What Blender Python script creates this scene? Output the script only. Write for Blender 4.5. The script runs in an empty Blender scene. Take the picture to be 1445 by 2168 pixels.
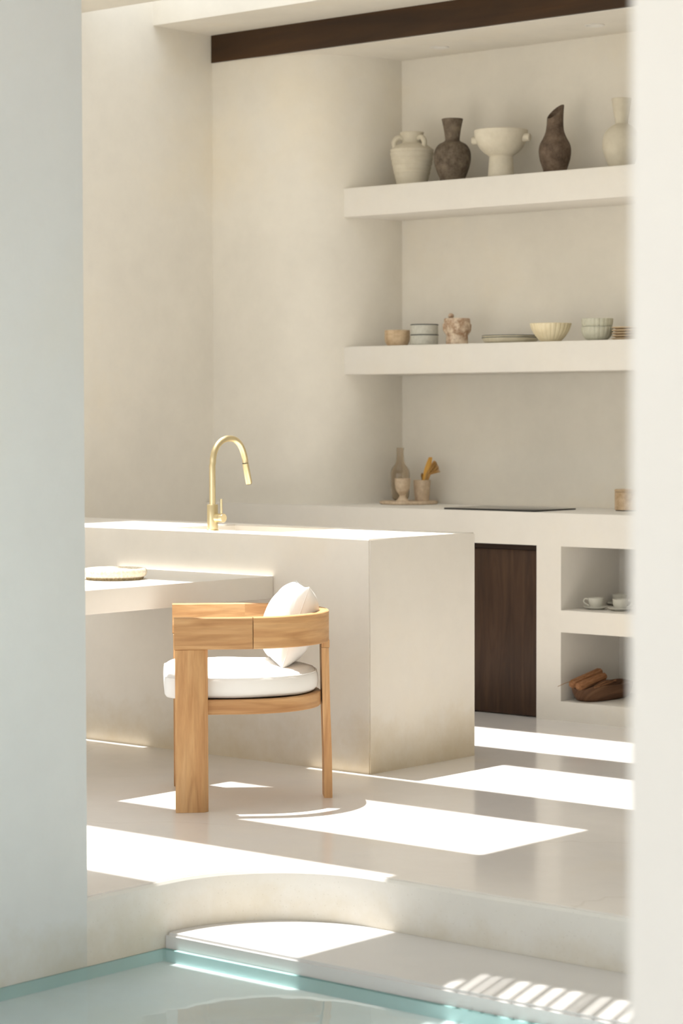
import bpy, bmesh, math, random
from mathutils import Vector, Matrix
random.seed(7)
PI = math.pi
sc = bpy.context.scene
col = sc.collection

# ------------------------------------------------------------------ camera
F, PITCH, TH, ROLL = 5001.4, 0.0410452, 0.7078632, 0.0022111
CX, CY, H = 722.5, 1084.0, 1.37186
ct, st = math.cos(TH), math.sin(TH)
cp, sp = math.cos(PITCH), math.sin(PITCH)
cr, sr = math.cos(ROLL), math.sin(ROLL)
RIGHT = Vector((ct, st, 0)); FWD = Vector((-st, ct, 0)); UP = Vector((0, 0, 1))
xa = RIGHT; za = FWD * cp - UP * sp; ya = FWD * sp + UP * cp
cam_r = xa * cr - ya * sr; cam_u = xa * sr + ya * cr
camd = bpy.data.cameras.new('camera'); cam = bpy.data.objects.new('camera', camd); col.objects.link(cam)
camd.sensor_fit = 'VERTICAL'; camd.sensor_height = 36; camd.sensor_width = 24
camd.lens = F / 2168 * 36
M = Matrix((cam_r, cam_u, -za)).transposed().to_4x4(); M.translation = Vector((0, 0, H))
cam.matrix_world = M
camd.clip_start = 0.1; camd.clip_end = 200
camd.dof.use_dof = True; camd.dof.focus_distance = 8.5; camd.dof.aperture_fstop = 4.0
sc.camera = cam

# ------------------------------------------------------------------ world, sun, exposure
w = bpy.data.worlds.new('world'); sc.world = w; w.use_nodes = True
bg = w.node_tree.nodes['Background']
bg.inputs[0].default_value = (0.90, 0.95, 1.0, 1); bg.inputs[1].default_value = 2.55
sun = bpy.data.lights.new('sun', 'SUN'); so = bpy.data.objects.new('sun', sun); col.objects.link(so)
SUN = Vector((0.27, -0.011, -1.0)).normalized()
so.rotation_euler = SUN.to_track_quat('-Z', 'Y').to_euler()
sun.energy = 11.2; sun.angle = math.radians(0.53); sun.color = (1.0, 0.97, 0.925)
sc.view_settings.view_transform = 'Standard'; sc.view_settings.look = 'None'
sc.view_settings.gamma = 1.0; sc.view_settings.use_curve_mapping = False
sc.view_settings.exposure = -0.25

# ------------------------------------------------------------------ pixel -> place
def ray(x, y):
    a = (x - CX) / F; b = -(y - CY) / F
    X = cr * a + sr * b; Y = -sr * a + cr * b
    return xa * X + ya * Y + za
def at_z(x, y, z): d = ray(x, y); return d * ((z - H) / d.z) + Vector((0, 0, H))
def at_Y(x, y, Y): d = ray(x, y); return d * (Y / d.y) + Vector((0, 0, H))
def scale_at(p): return (p - Vector((0, 0, H))).dot(za) / F

# ------------------------------------------------------------------ materials
def srgb(r, g, b):
    f = lambda c: ((c / 255 + 0.055) / 1.055) ** 2.4 if c > 10 else c / 255 / 12.92
    return (f(r), f(g), f(b), 1)
MATS = {}
class NT:
    def __init__(s, name):
        s.m = bpy.data.materials.new(name); s.m.use_nodes = True; s.t = s.m.node_tree
        s.b = s.t.nodes['Principled BSDF']; s.o = s.t.nodes['Material Output']
    def n(s, typ, **k):
        x = s.t.nodes.new(typ)
        for a, v in k.items():
            if a[0] == '_': setattr(x, a[1:], v)
            else: x.inputs[a.replace('__', ' ')].default_value = v
        return x
    def l(s, a, b): s.t.links.new(a, b)
def ramp(nt, src, stops):
    r = nt.n('ShaderNodeValToRGB'); e = r.color_ramp.elements
    while len(e) < len(stops): e.new(0.5)
    for q, (p, c) in zip(e, stops): q.position = p; q.color = c
    nt.l(src, r.inputs[0]); return r
def vary(c, k): return (min(1, c[0] * k), min(1, c[1] * k), min(1, c[2] * k), 1)
def plaster(name, c, amp=0.05, rough=0.7, spec=0.3, bump=0.15, warm=None, stain=None, cracks=False, speck=False, rvar=0.0):
    nt = NT(name); g = nt.n('ShaderNodeNewGeometry')
    n1 = nt.n('ShaderNodeTexNoise', Scale=1.1, Detail=6.0, Roughness=0.62); nt.l(g.outputs['Position'], n1.inputs['Vector'])
    warm = warm or (c[0] * (1 + amp * .3), c[1] * (1 - amp * .2), c[2] * (1 - amp * 1.2), 1)
    r1 = ramp(nt, n1.outputs['Fac'], [(0.30, vary(c, 1 - amp)), (0.52, c), (0.72, warm)])
    n2 = nt.n('ShaderNodeTexNoise', Scale=9.0, Detail=8.0, Roughness=0.7); nt.l(g.outputs['Position'], n2.inputs['Vector'])
    r2 = ramp(nt, n2.outputs['Fac'], [(0.3, (1 - amp * .7,) * 3 + (1,)), (0.7, (1, 1, 1, 1))])
    mx = nt.n('ShaderNodeMix', _data_type='RGBA', _blend_type='MULTIPLY'); mx.inputs[0].default_value = 1
    nt.l(r1.outputs[0], mx.inputs[6]); nt.l(r2.outputs[0], mx.inputs[7]); out = mx.outputs[2]
    if speck:
        v = nt.n('ShaderNodeTexVoronoi', Scale=70.0); nt.l(g.outputs['Position'], v.inputs['Vector'])
        r3 = ramp(nt, v.outputs['Distance'], [(0.05, (.70, .68, .64, 1)), (0.13, (1, 1, 1, 1))])
        m3 = nt.n('ShaderNodeMix', _data_type='RGBA', _blend_type='MULTIPLY'); m3.inputs[0].default_value = .7
        nt.l(out, m3.inputs[6]); nt.l(r3.outputs[0], m3.inputs[7]); out = m3.outputs[2]
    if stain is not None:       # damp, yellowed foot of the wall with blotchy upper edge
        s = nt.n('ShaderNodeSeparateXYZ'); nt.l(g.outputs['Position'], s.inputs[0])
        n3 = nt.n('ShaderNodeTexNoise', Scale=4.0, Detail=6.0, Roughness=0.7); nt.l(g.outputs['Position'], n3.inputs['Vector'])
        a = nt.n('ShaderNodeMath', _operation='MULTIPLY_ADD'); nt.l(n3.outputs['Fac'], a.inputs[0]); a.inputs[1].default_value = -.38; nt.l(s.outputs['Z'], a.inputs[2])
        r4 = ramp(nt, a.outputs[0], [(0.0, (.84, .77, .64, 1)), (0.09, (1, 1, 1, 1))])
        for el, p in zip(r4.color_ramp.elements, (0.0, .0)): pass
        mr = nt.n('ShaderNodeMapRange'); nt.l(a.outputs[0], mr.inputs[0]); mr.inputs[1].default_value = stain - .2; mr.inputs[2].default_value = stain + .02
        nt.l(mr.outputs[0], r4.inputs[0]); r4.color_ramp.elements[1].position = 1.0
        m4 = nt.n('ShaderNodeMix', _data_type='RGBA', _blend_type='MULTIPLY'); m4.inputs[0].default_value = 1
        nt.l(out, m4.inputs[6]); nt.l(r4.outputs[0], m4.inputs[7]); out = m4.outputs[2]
    if cracks:
        wv = nt.n('ShaderNodeTexNoise', Scale=2.6, Detail=6.0); nt.l(g.outputs['Position'], wv.inputs['Vector'])
        va = nt.n('ShaderNodeVectorMath', _operation='MULTIPLY_ADD'); nt.l(wv.outputs['Color'], va.inputs[0]); va.inputs[1].default_value = (.55, .55, 0); nt.l(g.outputs['Position'], va.inputs[2])
        vo = nt.n('ShaderNodeTexVoronoi', Scale=0.42, _feature='DISTANCE_TO_EDGE'); nt.l(va.outputs[0], vo.inputs['Vector'])
        r5 = ramp(nt, vo.outputs['Distance'], [(0.0, (.80, .77, .74, 1)), (0.0016, (1, 1, 1, 1))])
        m5 = nt.n('ShaderNodeMix', _data_type='RGBA', _blend_type='MULTIPLY'); m5.inputs[0].default_value = .4
        nt.l(out, m5.inputs[6]); nt.l(r5.outputs[0], m5.inputs[7]); out = m5.outputs[2]
    nt.l(out, nt.b.inputs['Base Color'])
    nt.b.inputs['Roughness'].default_value = rough; nt.b.inputs['Specular IOR Level'].default_value = spec
    if rvar:
        mr = nt.n('ShaderNodeMapRange'); nt.l(n1.outputs['Fac'], mr.inputs[0]); mr.inputs[1].default_value = .3; mr.inputs[2].default_value = .7
        mr.inputs[3].default_value = rough - rvar; mr.inputs[4].default_value = rough + rvar; nt.l(mr.outputs[0], nt.b.inputs['Roughness'])
    if bump:
        b = nt.n('ShaderNodeBump', Strength=bump, Distance=0.01); nt.l(n2.outputs['Fac'], b.inputs['Height']); nt.l(b.outputs[0], nt.b.inputs['Normal'])
    return nt.m
def wood(name, c1, c2, c3, scale=1.0, rough=0.5, spec=0.35):
    """grain runs along UV u"""
    nt = NT(name); tc = nt.n('ShaderNodeUVMap'); oi = nt.n('ShaderNodeObjectInfo')
    mp = nt.n('ShaderNodeMapping'); nt.l(tc.outputs[0], mp.inputs[0]); mp.inputs['Scale'].default_value = (2.0 * scale, 22 * scale, 1)
    cb = nt.n('ShaderNodeCombineXYZ'); nt.l(oi.outputs['Random'], cb.inputs[2])
    ml = nt.n('ShaderNodeVectorMath', _operation='MULTIPLY_ADD'); nt.l(cb.outputs[0], ml.inputs[0]); ml.inputs[1].default_value = (9, 9, 9); nt.l(mp.outputs[0], ml.inputs[2])
    n1 = nt.n('ShaderNodeTexNoise', Scale=1.0, Detail=4.0, Roughness=0.55, Distortion=0.6); nt.l(ml.outputs[0], n1.inputs['Vector'])
    wv = nt.n('ShaderNodeTexNoise', Scale=5.0, Detail=8.0, Roughness=0.65); nt.l(ml.outputs[0], wv.inputs['Vector'])
    r1 = ramp(nt, n1.outputs['Fac'], [(0.28, c1), (0.5, c2), (0.75, c3)])
    r2 = ramp(nt, wv.outputs['Fac'], [(0.35, (.86, .84, .82, 1)), (0.6, (1, 1, 1, 1))])
    mx = nt.n('ShaderNodeMix', _data_type='RGBA', _blend_type='MULTIPLY'); mx.inputs[0].default_value = .8
    nt.l(r1.outputs[0], mx.inputs[6]); nt.l(r2.outputs[0], mx.inputs[7])
    mp2 = nt.n('ShaderNodeMapping'); nt.l(tc.outputs[0], mp2.inputs[0]); mp2.inputs['Scale'].default_value = (.55 * scale, 5.5 * scale, 1)
    ml2 = nt.n('ShaderNodeVectorMath', _operation='MULTIPLY_ADD'); nt.l(cb.outputs[0], ml2.inputs[0]); ml2.inputs[1].default_value = (3, 3, 5); nt.l(mp2.outputs[0], ml2.inputs[2])
    n3 = nt.n('ShaderNodeTexNoise', Scale=1.6, Detail=2.0, Roughness=0.5); nt.l(ml2.outputs[0], n3.inputs['Vector'])
    mm = nt.n('ShaderNodeMath', _operation='MULTIPLY'); nt.l(n3.outputs['Fac'], mm.inputs[0]); mm.inputs[1].default_value = 9.0
    ff = nt.n('ShaderNodeMath', _operation='FRACT'); nt.l(mm.outputs[0], ff.inputs[0])
    r3 = ramp(nt, ff.outputs[0], [(0.0, (.80, .74, .68, 1)), (0.22, (1, 1, 1, 1)), (0.8, (.97, .95, .93, 1)), (1.0, (.80, .74, .68, 1))])
    mx3 = nt.n('ShaderNodeMix', _data_type='RGBA', _blend_type='MULTIPLY'); mx3.inputs[0].default_value = .75
    nt.l(mx.outputs[2], mx3.inputs[6]); nt.l(r3.outputs[0], mx3.inputs[7]); mx = mx3
    hs = nt.n('ShaderNodeHueSaturation'); mr = nt.n('ShaderNodeMapRange'); nt.l(oi.outputs['Random'], mr.inputs[0]); mr.inputs[3].default_value = .9; mr.inputs[4].default_value = 1.1
    nt.l(mr.outputs[0], hs.inputs['Value']); nt.l(mx.outputs[2], hs.inputs['Color'])
    nt.l(hs.outputs[0], nt.b.inputs['Base Color']); nt.b.inputs['Roughness'].default_value = rough; nt.b.inputs['Specular IOR Level'].default_value = spec
    b = nt.n('ShaderNodeBump', Strength=.12, Distance=0.004); nt.l(wv.outputs['Fac'], b.inputs['Height']); nt.l(b.outputs[0], nt.b.inputs['Normal'])
    return nt.m
def clay(name, c1, c2, scale=14, rough=0.8, bump=0.2, spec=0.25, lo=.35, hi=.65):
    nt = NT(name); tc = nt.n('ShaderNodeTexCoord')
    n1 = nt.n('ShaderNodeTexNoise', Scale=float(scale), Detail=7.0, Roughness=0.7); nt.l(tc.outputs['Object'], n1.inputs['Vector'])
    r1 = ramp(nt, n1.outputs['Fac'], [(lo, c1), (hi, c2)]); nt.l(r1.outputs[0], nt.b.inputs['Base Color'])
    nt.b.inputs['Roughness'].default_value = rough; nt.b.inputs['Specular IOR Level'].default_value = spec
    if bump:
        b = nt.n('ShaderNodeBump', Strength=bump, Distance=0.004); nt.l(n1.outputs['Fac'], b.inputs['Height']); nt.l(b.outputs[0], nt.b.inputs['Normal'])
    return nt.m
def plain(name, c, rough=0.5, metal=0.0, spec=0.5):
    nt = NT(name); tc = nt.n('ShaderNodeTexCoord'); n = nt.n('ShaderNodeTexNoise', Scale=20.0, Detail=3.0); nt.l(tc.outputs['Object'], n.inputs['Vector'])
    r = ramp(nt, n.outputs['Fac'], [(.3, vary(c, .96)), (.7, c)]); nt.l(r.outputs[0], nt.b.inputs['Base Color'])
    nt.b.inputs['Roughness'].default_value = rough; nt.b.inputs['Metallic'].default_value = metal; nt.b.inputs['Specular IOR Level'].default_value = spec
    return nt.m
def fabric(name, c, wrinkle=0.0):
    nt = NT(name); tc = nt.n('ShaderNodeTexCoord')
    n = nt.n('ShaderNodeTexNoise', Scale=300.0, Detail=2.0); nt.l(tc.outputs['Object'], n.inputs['Vector'])
    n2 = nt.n('ShaderNodeTexNoise', Scale=6.0, Detail=3.0); nt.l(tc.outputs['Object'], n2.inputs['Vector'])
    r = ramp(nt, n2.outputs['Fac'], [(.3, vary(c, .95)), (.7, c)]); nt.l(r.outputs[0], nt.b.inputs['Base Color'])
    nt.b.inputs['Roughness'].default_value = .9; nt.b.inputs['Specular IOR Level'].default_value = .15
    b = nt.n('ShaderNodeBump', Strength=.15, Distance=0.001); nt.l(n.outputs['Fac'], b.inputs['Height']); nt.l(b.outputs[0], nt.b.inputs['Normal'])
    if wrinkle:
        mp = nt.n('ShaderNodeMapping'); mp.inputs['Scale'].default_value = (9, 16, 7); mp.inputs['Rotation'].default_value = (.5, .2, .4); nt.l(tc.outputs['Object'], mp.inputs[0])
        n3 = nt.n('ShaderNodeTexNoise', Scale=1.0, Detail=2.0, Distortion=1.2); nt.l(mp.outputs[0], n3.inputs['Vector'])
        b2 = nt.n('ShaderNodeBump', Strength=wrinkle, Distance=.02); nt.l(n3.outputs['Fac'], b2.inputs['Height']); nt.l(b2.outputs[0], b.inputs['Normal'])
    return nt.m

C_WALL = srgb(238, 232, 220)
M_wall = plaster('plaster_cream', C_WALL, .06, .75, .25, .10)
M_poolwall = plaster('plaster_pool_wall', srgb(222, 224, 224), .04, .7, .25, .14, stain=-.26)
M_near = plaster('plaster_near_wall', srgb(225, 220, 216), .03, .8, .2, .05)
M_floor = plaster('polished_cement', srgb(236, 232, 228), .05, .14, .4, .006, cracks=True, rvar=.03)
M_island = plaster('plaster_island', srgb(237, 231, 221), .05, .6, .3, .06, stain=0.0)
M_table = plaster('plaster_table', srgb(237, 231, 222), .04, .55, .3, .05)
M_tread = plaster('cement_tread', srgb(211, 209, 207), .05, .45, .3, .03)
M_riser = plaster('terrazzo_step', srgb(220, 217, 211), .06, .6, .3, .12, speck=True, stain=-.27)
M_pool = plaster('pool_floor', srgb(230, 240, 242), .06, .6, .3, .05)
M_liner = plaster('pool_liner', srgb(206, 240, 238), .04, .5, .3, .02)
M_shelf = plaster('plaster_shelf', srgb(238, 233, 224), .05, .7, .25, .06)
M_beam = wood('dark_beam_wood', srgb(40, 27, 15), srgb(62, 41, 21), srgb(82, 55, 27), .35, .45)
M_header_shade = wood('header_shadow_wood', srgb(36, 25, 19), srgb(46, 32, 24), srgb(54, 38, 28), 1.0, .6, .2)  # darker than the door: lintel shadow put into the colour
M_door = wood('dark_door_wood', srgb(58, 42, 32), srgb(72, 52, 39), srgb(84, 62, 46), 1.0, .5, .3)
M_teak = wood('teak', srgb(184, 136, 90), srgb(208, 163, 114), srgb(224, 185, 138), 1.0, .55, .3)
M_fab = fabric('white_canvas', srgb(243, 241, 237))
M_fab2 = fabric('creased_canvas', srgb(243, 241, 237), .45)
M_brass = plain('brushed_brass', srgb(233, 217, 176), .34, 1.0)
M_dark = plain('dark_gap', srgb(60, 50, 30), .5, .6)
M_black = plain('black_glass', srgb(22, 22, 24), .12)

# ------------------------------------------------------------------ mesh helpers
def obj(name, verts, faces, mat, parent=None, uv=None, smooth=True, angle=35):
    me = bpy.data.meshes.new(name); me.from_pydata([tuple(v) for v in verts], [], faces)
    bm = bmesh.new(); bm.from_mesh(me); bmesh.ops.recalc_face_normals(bm, faces=bm.faces); bm.to_mesh(me); bm.free()
    return link(name, me, mat, parent, uv, smooth, angle)
def link(name, me, mat, parent=None, uv=None, smooth=True, angle=35):
    me.materials.clear(); me.materials.append(mat)
    if uv:
        l = me.uv_layers.new(name='UVMap')
        for lp in me.loops: l.data[lp.index].uv = uv(me.vertices[lp.vertex_index].co)
    if smooth:
        me.shade_smooth()
        me.set_sharp_from_angle(angle=math.radians(angle))
    o = bpy.data.objects.new(name, me); col.objects.link(o)
    if parent: o.parent = parent
    return o
def from_bm(name, bm, mat, parent=None, uv=None, smooth=True, angle=35):
    bmesh.ops.recalc_face_normals(bm, faces=bm.faces)
    me = bpy.data.meshes.new(name); bm.to_mesh(me); bm.free()
    return link(name, me, mat, parent, uv, smooth, angle)
def bm_box(bm, x0, x1, y0, y1, z0, z1, bev=0, seg=2):
    r = bmesh.ops.create_cube(bm, size=1)
    for v in r['verts']: v.co = Vector(((x0 + x1) / 2 + v.co.x * (x1 - x0), (y0 + y1) / 2 + v.co.y * (y1 - y0), (z0 + z1) / 2 + v.co.z * (z1 - z0)))
    if bev:
        es = {e for v in r['verts'] for e in v.link_edges}
        bmesh.ops.bevel(bm, geom=list(es), offset=bev, segments=seg, affect='EDGES', profile=0.5)
def box(name, x0, x1, y0, y1, z0, z1, mat, parent=None, bev=0, uv=None):
    bm = bmesh.new(); bm_box(bm, x0, x1, y0, y1, z0, z1, bev); return from_bm(name, bm, mat, parent, uv)
def prism(name, pts, z0, z1, mat, parent=None, bev=0, uv=None):
    bm = bmesh.new(); vs = [bm.verts.new((p[0], p[1], z0)) for p in pts]; f = bm.faces.new(vs)
    r = bmesh.ops.extrude_face_region(bm, geom=[f]); tv = [g for g in r['geom'] if isinstance(g, bmesh.types.BMVert)]
    for v in tv: v.co.z = z1
    if bev:
        ts = set(tv); es = [e for e in bm.edges if e.verts[0] in ts and e.verts[1] in ts]
        bmesh.ops.bevel(bm, geom=es, offset=bev, segments=2, affect='EDGES')
    return from_bm(name, bm, mat, parent, uv)
def lathe(name, prof, mat, parent=None, seg=48, flute=None, warp=None, cap=True, smooth_angle=40):
    """prof: list of (r, z), bottom to top outer then inner; r 0 closes on the axis"""
    V, Fc = [], []; rings = []
    for i, (r, z) in enumerate(prof):
        if r < 1e-6: rings.append([len(V)]); V.append(Vector((0, 0, z)))
        else:
            ring = []
            for k in range(seg):
                a = 2 * PI * k / seg; rr = r * (flute(a, i) if flute else 1)
                ring.append(len(V)); V.append(Vector((rr * math.cos(a), rr * math.sin(a), z)))
            rings.append(ring)
    for A, B in zip(rings, rings[1:]):
        for k in range(seg):
            k2 = (k + 1) % seg
            if len(A) == 1 and len(B) == 1: continue
            if len(A) == 1: Fc.append((A[0], B[k], B[k2]))
            elif len(B) == 1: Fc.append((A[k], A[k2], B[0]))
            else: Fc.append((A[k], A[k2], B[k2], B[k]))
    if warp: V = [warp(v) for v in V]
    return obj(name, V, Fc, mat, parent, smooth=True, angle=smooth_angle)
def sweep(path, rad, seg=14, caps=True):
    """tube verts/faces along path; rad number or list"""
    P = [Vector(p) for p in path]; n = len(P); V, Fc = [], []
    t0 = (P[1] - P[0]).normalized(); u = t0.orthogonal().normalized()
    for i, p in enumerate(P):
        t = ((P[min(i + 1, n - 1)] - P[max(i - 1, 0)])).normalized()
        u = (u - t * u.dot(t)).normalized(); v = t.cross(u)
        r = rad[i] if isinstance(rad, (list, tuple)) else rad
        for k in range(seg):
            a = 2 * PI * k / seg; V.append(p + (u * math.cos(a) + v * math.sin(a)) * r)
    for i in range(n - 1):
        for k in range(seg):
            k2 = (k + 1) % seg; Fc.append((i * seg + k, i * seg + k2, (i + 1) * seg + k2, (i + 1) * seg + k))
    if caps:
        Fc.append(tuple(range(seg))); Fc.append(tuple((n - 1) * seg + k for k in range(seg)))
    return V, Fc
def tube(name, path, rad, mat, parent=None, seg=14, uv=None):
    V, Fc = sweep(path, rad, seg); return obj(name, V, Fc, mat, parent, uv=uv)
def tag(o, label, cat, group=None):
    o['label'] = label; o['category'] = cat
    if group: o['group'] = group
    return o
def thing(name, label, cat, loc=(0, 0, 0), rz=0, group=None):
    o = bpy.data.objects.new(name, None); col.objects.link(o); o.location = loc; o.rotation_euler = (0, 0, rz)
    o.empty_display_size = .05
    return tag(o, label, cat, group)
def struct(o, label=None):
    o['kind'] = 'structure'
    if label: o['label'] = label
    return o
def catmull(pts, n=8):
    out = []; P = [pts[0]] + list(pts) + [pts[-1]]
    for i in range(1, len(P) - 2):
        p0, p1, p2, p3 = P[i - 1], P[i], P[i + 1], P[i + 2]
        for k in range(n):
            t = k / n
            out.append(tuple(.5 * ((2 * b) + (-a + c) * t + (2 * a - 5 * b + 4 * c - d) * t * t + (-a + 3 * b - 3 * c + d) * t ** 3) for a, b, c, d in zip(p0, p1, p2, p3)))
    out.append(tuple(pts[-1])); return out

# ------------------------------------------------------------------ setting
XL, XR, YB = -8.30, -2.60, 9.25          # kitchen side wall, far right wall, back wall
ZS, ZT, ZC = 3.285, 3.60, 3.147          # beam soffit, roof top, niche ceiling
XP, YP, RP = -4.905, 5.37, 0.42          # platform edge along the pool and rounded inner corner
arc = [(XP + RP + RP * math.cos(a), YP - RP + RP * math.sin(a)) for a in [PI - (PI / 2) * k / 20 for k in range(21)]]
struct(prism('floor', [(-8.6, 9.5), (-8.6, 1.0), (XP, 1.0)] + arc + [(-2.4, YP), (-2.4, 9.5)], -.62, 0, M_floor, bev=.006), 'polished pale cement kitchen floor with rounded step edge')
# riser facing of the platform in speckled cement, a few millimetres proud
rv = []; rf = []
pts = [(XP, 1.0), (XP, 3.0)] + arc + [(-2.4, YP)]
def offs(p, i, d):
    a = Vector(pts[max(i - 1, 0)]); b = Vector(pts[min(i + 1, len(pts) - 1)]); t = (b - a).normalized(); return (p[0] + t.y * d, p[1] - t.x * d)
for i, p in enumerate(pts):
    q = offs(p, i, .006); q2 = offs(p, i, -.02)
    rv += [(q[0], q[1], -.6), (q[0], q[1], -.012), (q[0] - (q[0] - p[0]) * .8, q[1] - (q[1] - p[1]) * .8, -.003), (q2[0], q2[1], -.003), (q2[0], q2[1], -.6)]
for i in range(len(pts) - 1):
    for k in range(5):
        k2 = (k + 1) % 5; rf.append((i * 5 + k, (i + 1) * 5 + k, (i + 1) * 5 + k2, i * 5 + k2))
struct(obj('trim_1', rv, rf, M_riser, angle=25), 'speckled curved riser between kitchen floor and step')
struct(prism('step', [(XP + .008, 4.92)] + [(a[0] + .008 * 0, a[1]) for a in arc] + [(-1.6, YP), (-1.6, 4.92)], -.6, -.155, M_tread, bev=.008), 'pale cement step at the pool edge')
struct(box('pool_floor', XP, 2.5, -1.5, 4.92, -.5, -.236, M_pool))
struct(box('trim_2', XP, XP + .012, -1.5, 4.915, -.236, -.2, M_liner), 'aqua pool lining under left wall')
struct(box('trim_3', XP + .012, -1.6, 4.903, 4.918, -.236, -.2, M_liner), 'aqua pool lining under step')
struct(box('ground', -14, 14, -12, 16, -.9, -.66, plaster('ground_cement', srgb(205, 200, 190), .08, .9)))
# near walls
struct(box('wall_left', XP - .28, XP + .0062, .6, 4.61, -.236, ZT, M_poolwall, bev=.006), 'pale grey-white plaster wall rising from the pool')
pr = RIGHT * (.2770) + FWD * 2.3
struct(box('wall_right', pr.x, pr.x + 1.6, pr.y, pr.y + .22, -.236, 4.2, M_near, bev=.01), 'near blurred white wall edge')
# kitchen walls, with one added drop wall that holds back light
struct(box('wall_side', XL - .3, XL, 1.0, 9.5, 0, ZT, M_wall), 'cream plaster side wall')
struct(box('wall_back', XL, XR, YB, YB + .25, 0, ZT, M_wall), 'cream plaster back wall behind the shelves')
struct(box('wall_light_stop', XL, XP - .28, 3.6, 3.85, 1.95, ZT, M_wall), 'added unseen drop wall shading the upper kitchen walls')  # unseen, added to cut light reaching the upper walls
struct(box('wall_far_right', XR, XR + .25, YP, 9.5, 0, ZT, M_wall))
cur = catmull([(XL - .02, 8.702), (-8.0, 8.704), (-7.80, 8.735), (-7.66, 8.82), (-7.575, 8.95), (-7.53, 9.1), (-7.51, YB + .02)], 10)
struct(prism('wall_corner', [(XL - .02, YB + .02)] + cur, .931, ZC, M_wall), 'cream plaster wall with rounded corner beside shelves')
# ceiling and roof, then unseen pieces added to shade the courtyard
bm = bmesh.new(); bm_box(bm, XL, XR, 8.80, YB + .02, ZC, ZT); bm_box(bm, -7.93, XR, 8.708, YB + .02, ZC - .006, ZC)
struct(from_bm('ceiling', bm, M_wall), 'plaster ceiling over the shelves')
struct(box('roof_edge_beam', XL, XR, 8.285, 8.80, ZS, ZT, M_wall), 'white plaster roof beam in front of dark timber')
dl = struct(box('timber_beam', XL + .001, XR, 8.694, 8.799, ZC + .0005, ZS - .0005, M_beam, uv=lambda c: (c.x, c.z + c.y)), 'dark brown timber beam along the ceiling')
for k, (ya0, yb0) in enumerate(((5.455, 5.875), (6.455, 6.885), (7.445, 7.805))):
    struct(box('roof_beam', XL, -5.317, ya0, yb0, ZS, ZT, M_wall), 'white plaster roof beam with open sky between')
struct(box('roof_or_shade_slab', -5.317, XR, 5.15, 8.285, ZS, ZT, M_wall))
struct(box('roof_or_shade_slab', XL, -5.317, 3.4, 4.925, ZS, ZT, M_wall))
struct(box('roof_or_shade_slab', -5.317, -4.885, 3.0, 5.15, ZS, ZT, M_wall))
struct(box('roof_or_shade_slab', -4.905, 3.5, -4.6, 3.0, ZS, ZT, M_wall))  # unseen cover added over the camera side to dim the near walls
struct(box('roof_or_shade_slab', XR, 3.5, 3.0, 5.6, ZS, ZT, M_wall))  # unseen cover added to keep sun off the pool beyond the frame
struct(box('wall_light_block', 3.5, 3.75, -1.5, 5.6, -.6, ZT, M_wall))  # unseen wall added to block side light from the courtyard
pg = thing('reed_pergola', 'pole pergola over the pool beside the roof slab', 'pergola', (0, 0, 0))
M_reed = plain('reed_pole', srgb(170, 140, 100), .8)
x = -4.87; sd = Vector((-.059, .178, 0)).normalized()
while x < -2.6:
    r = random.uniform(.014, .019)
    a = Vector((x, 5.148, ZS + .03)); b = a - sd * 2.3
    tube('pole', [a, b], r, M_reed, pg, 8); x += 2 * r + random.choice((.010, .022, .026, .030))
tube('crossbar', [(-4.3, 3.03, ZS + .065), (-1.6, 3.03, ZS + .065)], .02, M_reed, pg, 8)
# downlights in the niche ceiling
M_trim = plain('white_trim', srgb(232, 228, 220), .5)
for k, (px, py) in enumerate(((930, 97), (1258, 50))):
    p = at_z(px, py, ZC)
    d = thing('downlight', ('round recessed ceiling light above the dark flared vase', 'round recessed ceiling light above the tall pale vase')[k], 'ceiling light', (p.x, p.y, ZC - .006), 0, 'recessed ceiling lights')
    lathe('trim_ring', [(.045, .003), (.047, -.003), (.040, -.005), (.034, -.001), (.034, .003)], M_trim, d, 32)
    lathe('lens', [(0, -.001), (.033, -.0005), (.034, .002)], plain('lens%d' % k, srgb(245, 242, 235), .3), d, 32)

# water
nt = NT('pool_water'); nt.t.nodes.remove(nt.b)
tr = nt.n('ShaderNodeBsdfTransparent', Color=(.955, .995, .995, 1)); gl = nt.n('ShaderNodeBsdfGlossy', Roughness=.03); fr = nt.n('ShaderNodeFresnel', IOR=1.33); mx = nt.n('ShaderNodeMixShader')
g = nt.n('ShaderNodeNewGeometry'); n1 = nt.n('ShaderNodeTexNoise', Scale=2.4, Detail=2.0, Distortion=.4); nt.l(g.outputs['Position'], n1.inputs['Vector'])
bp = nt.n('ShaderNodeBump', Strength=.10, Distance=.03); nt.l(n1.outputs['Fac'], bp.inputs['Height'])
nt.l(bp.outputs[0], gl.inputs['Normal']); nt.l(fr.outputs[0], mx.inputs[0]); nt.l(tr.outputs[0], mx.inputs[1]); nt.l(gl.outputs[0], mx.inputs[2]); nt.l(mx.outputs[0], nt.o.inputs[0])
wt = obj('pool_water', [(XP + .001, -1.5, -.2), (2.5, -1.5, -.2), (2.5, 4.919, -.2), (XP + .001, 4.919, -.2)], [(0, 1, 2, 3)], nt.m)
wt['kind'] = 'stuff'; tag(wt, 'still turquoise pool water below the step', 'water')

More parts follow.
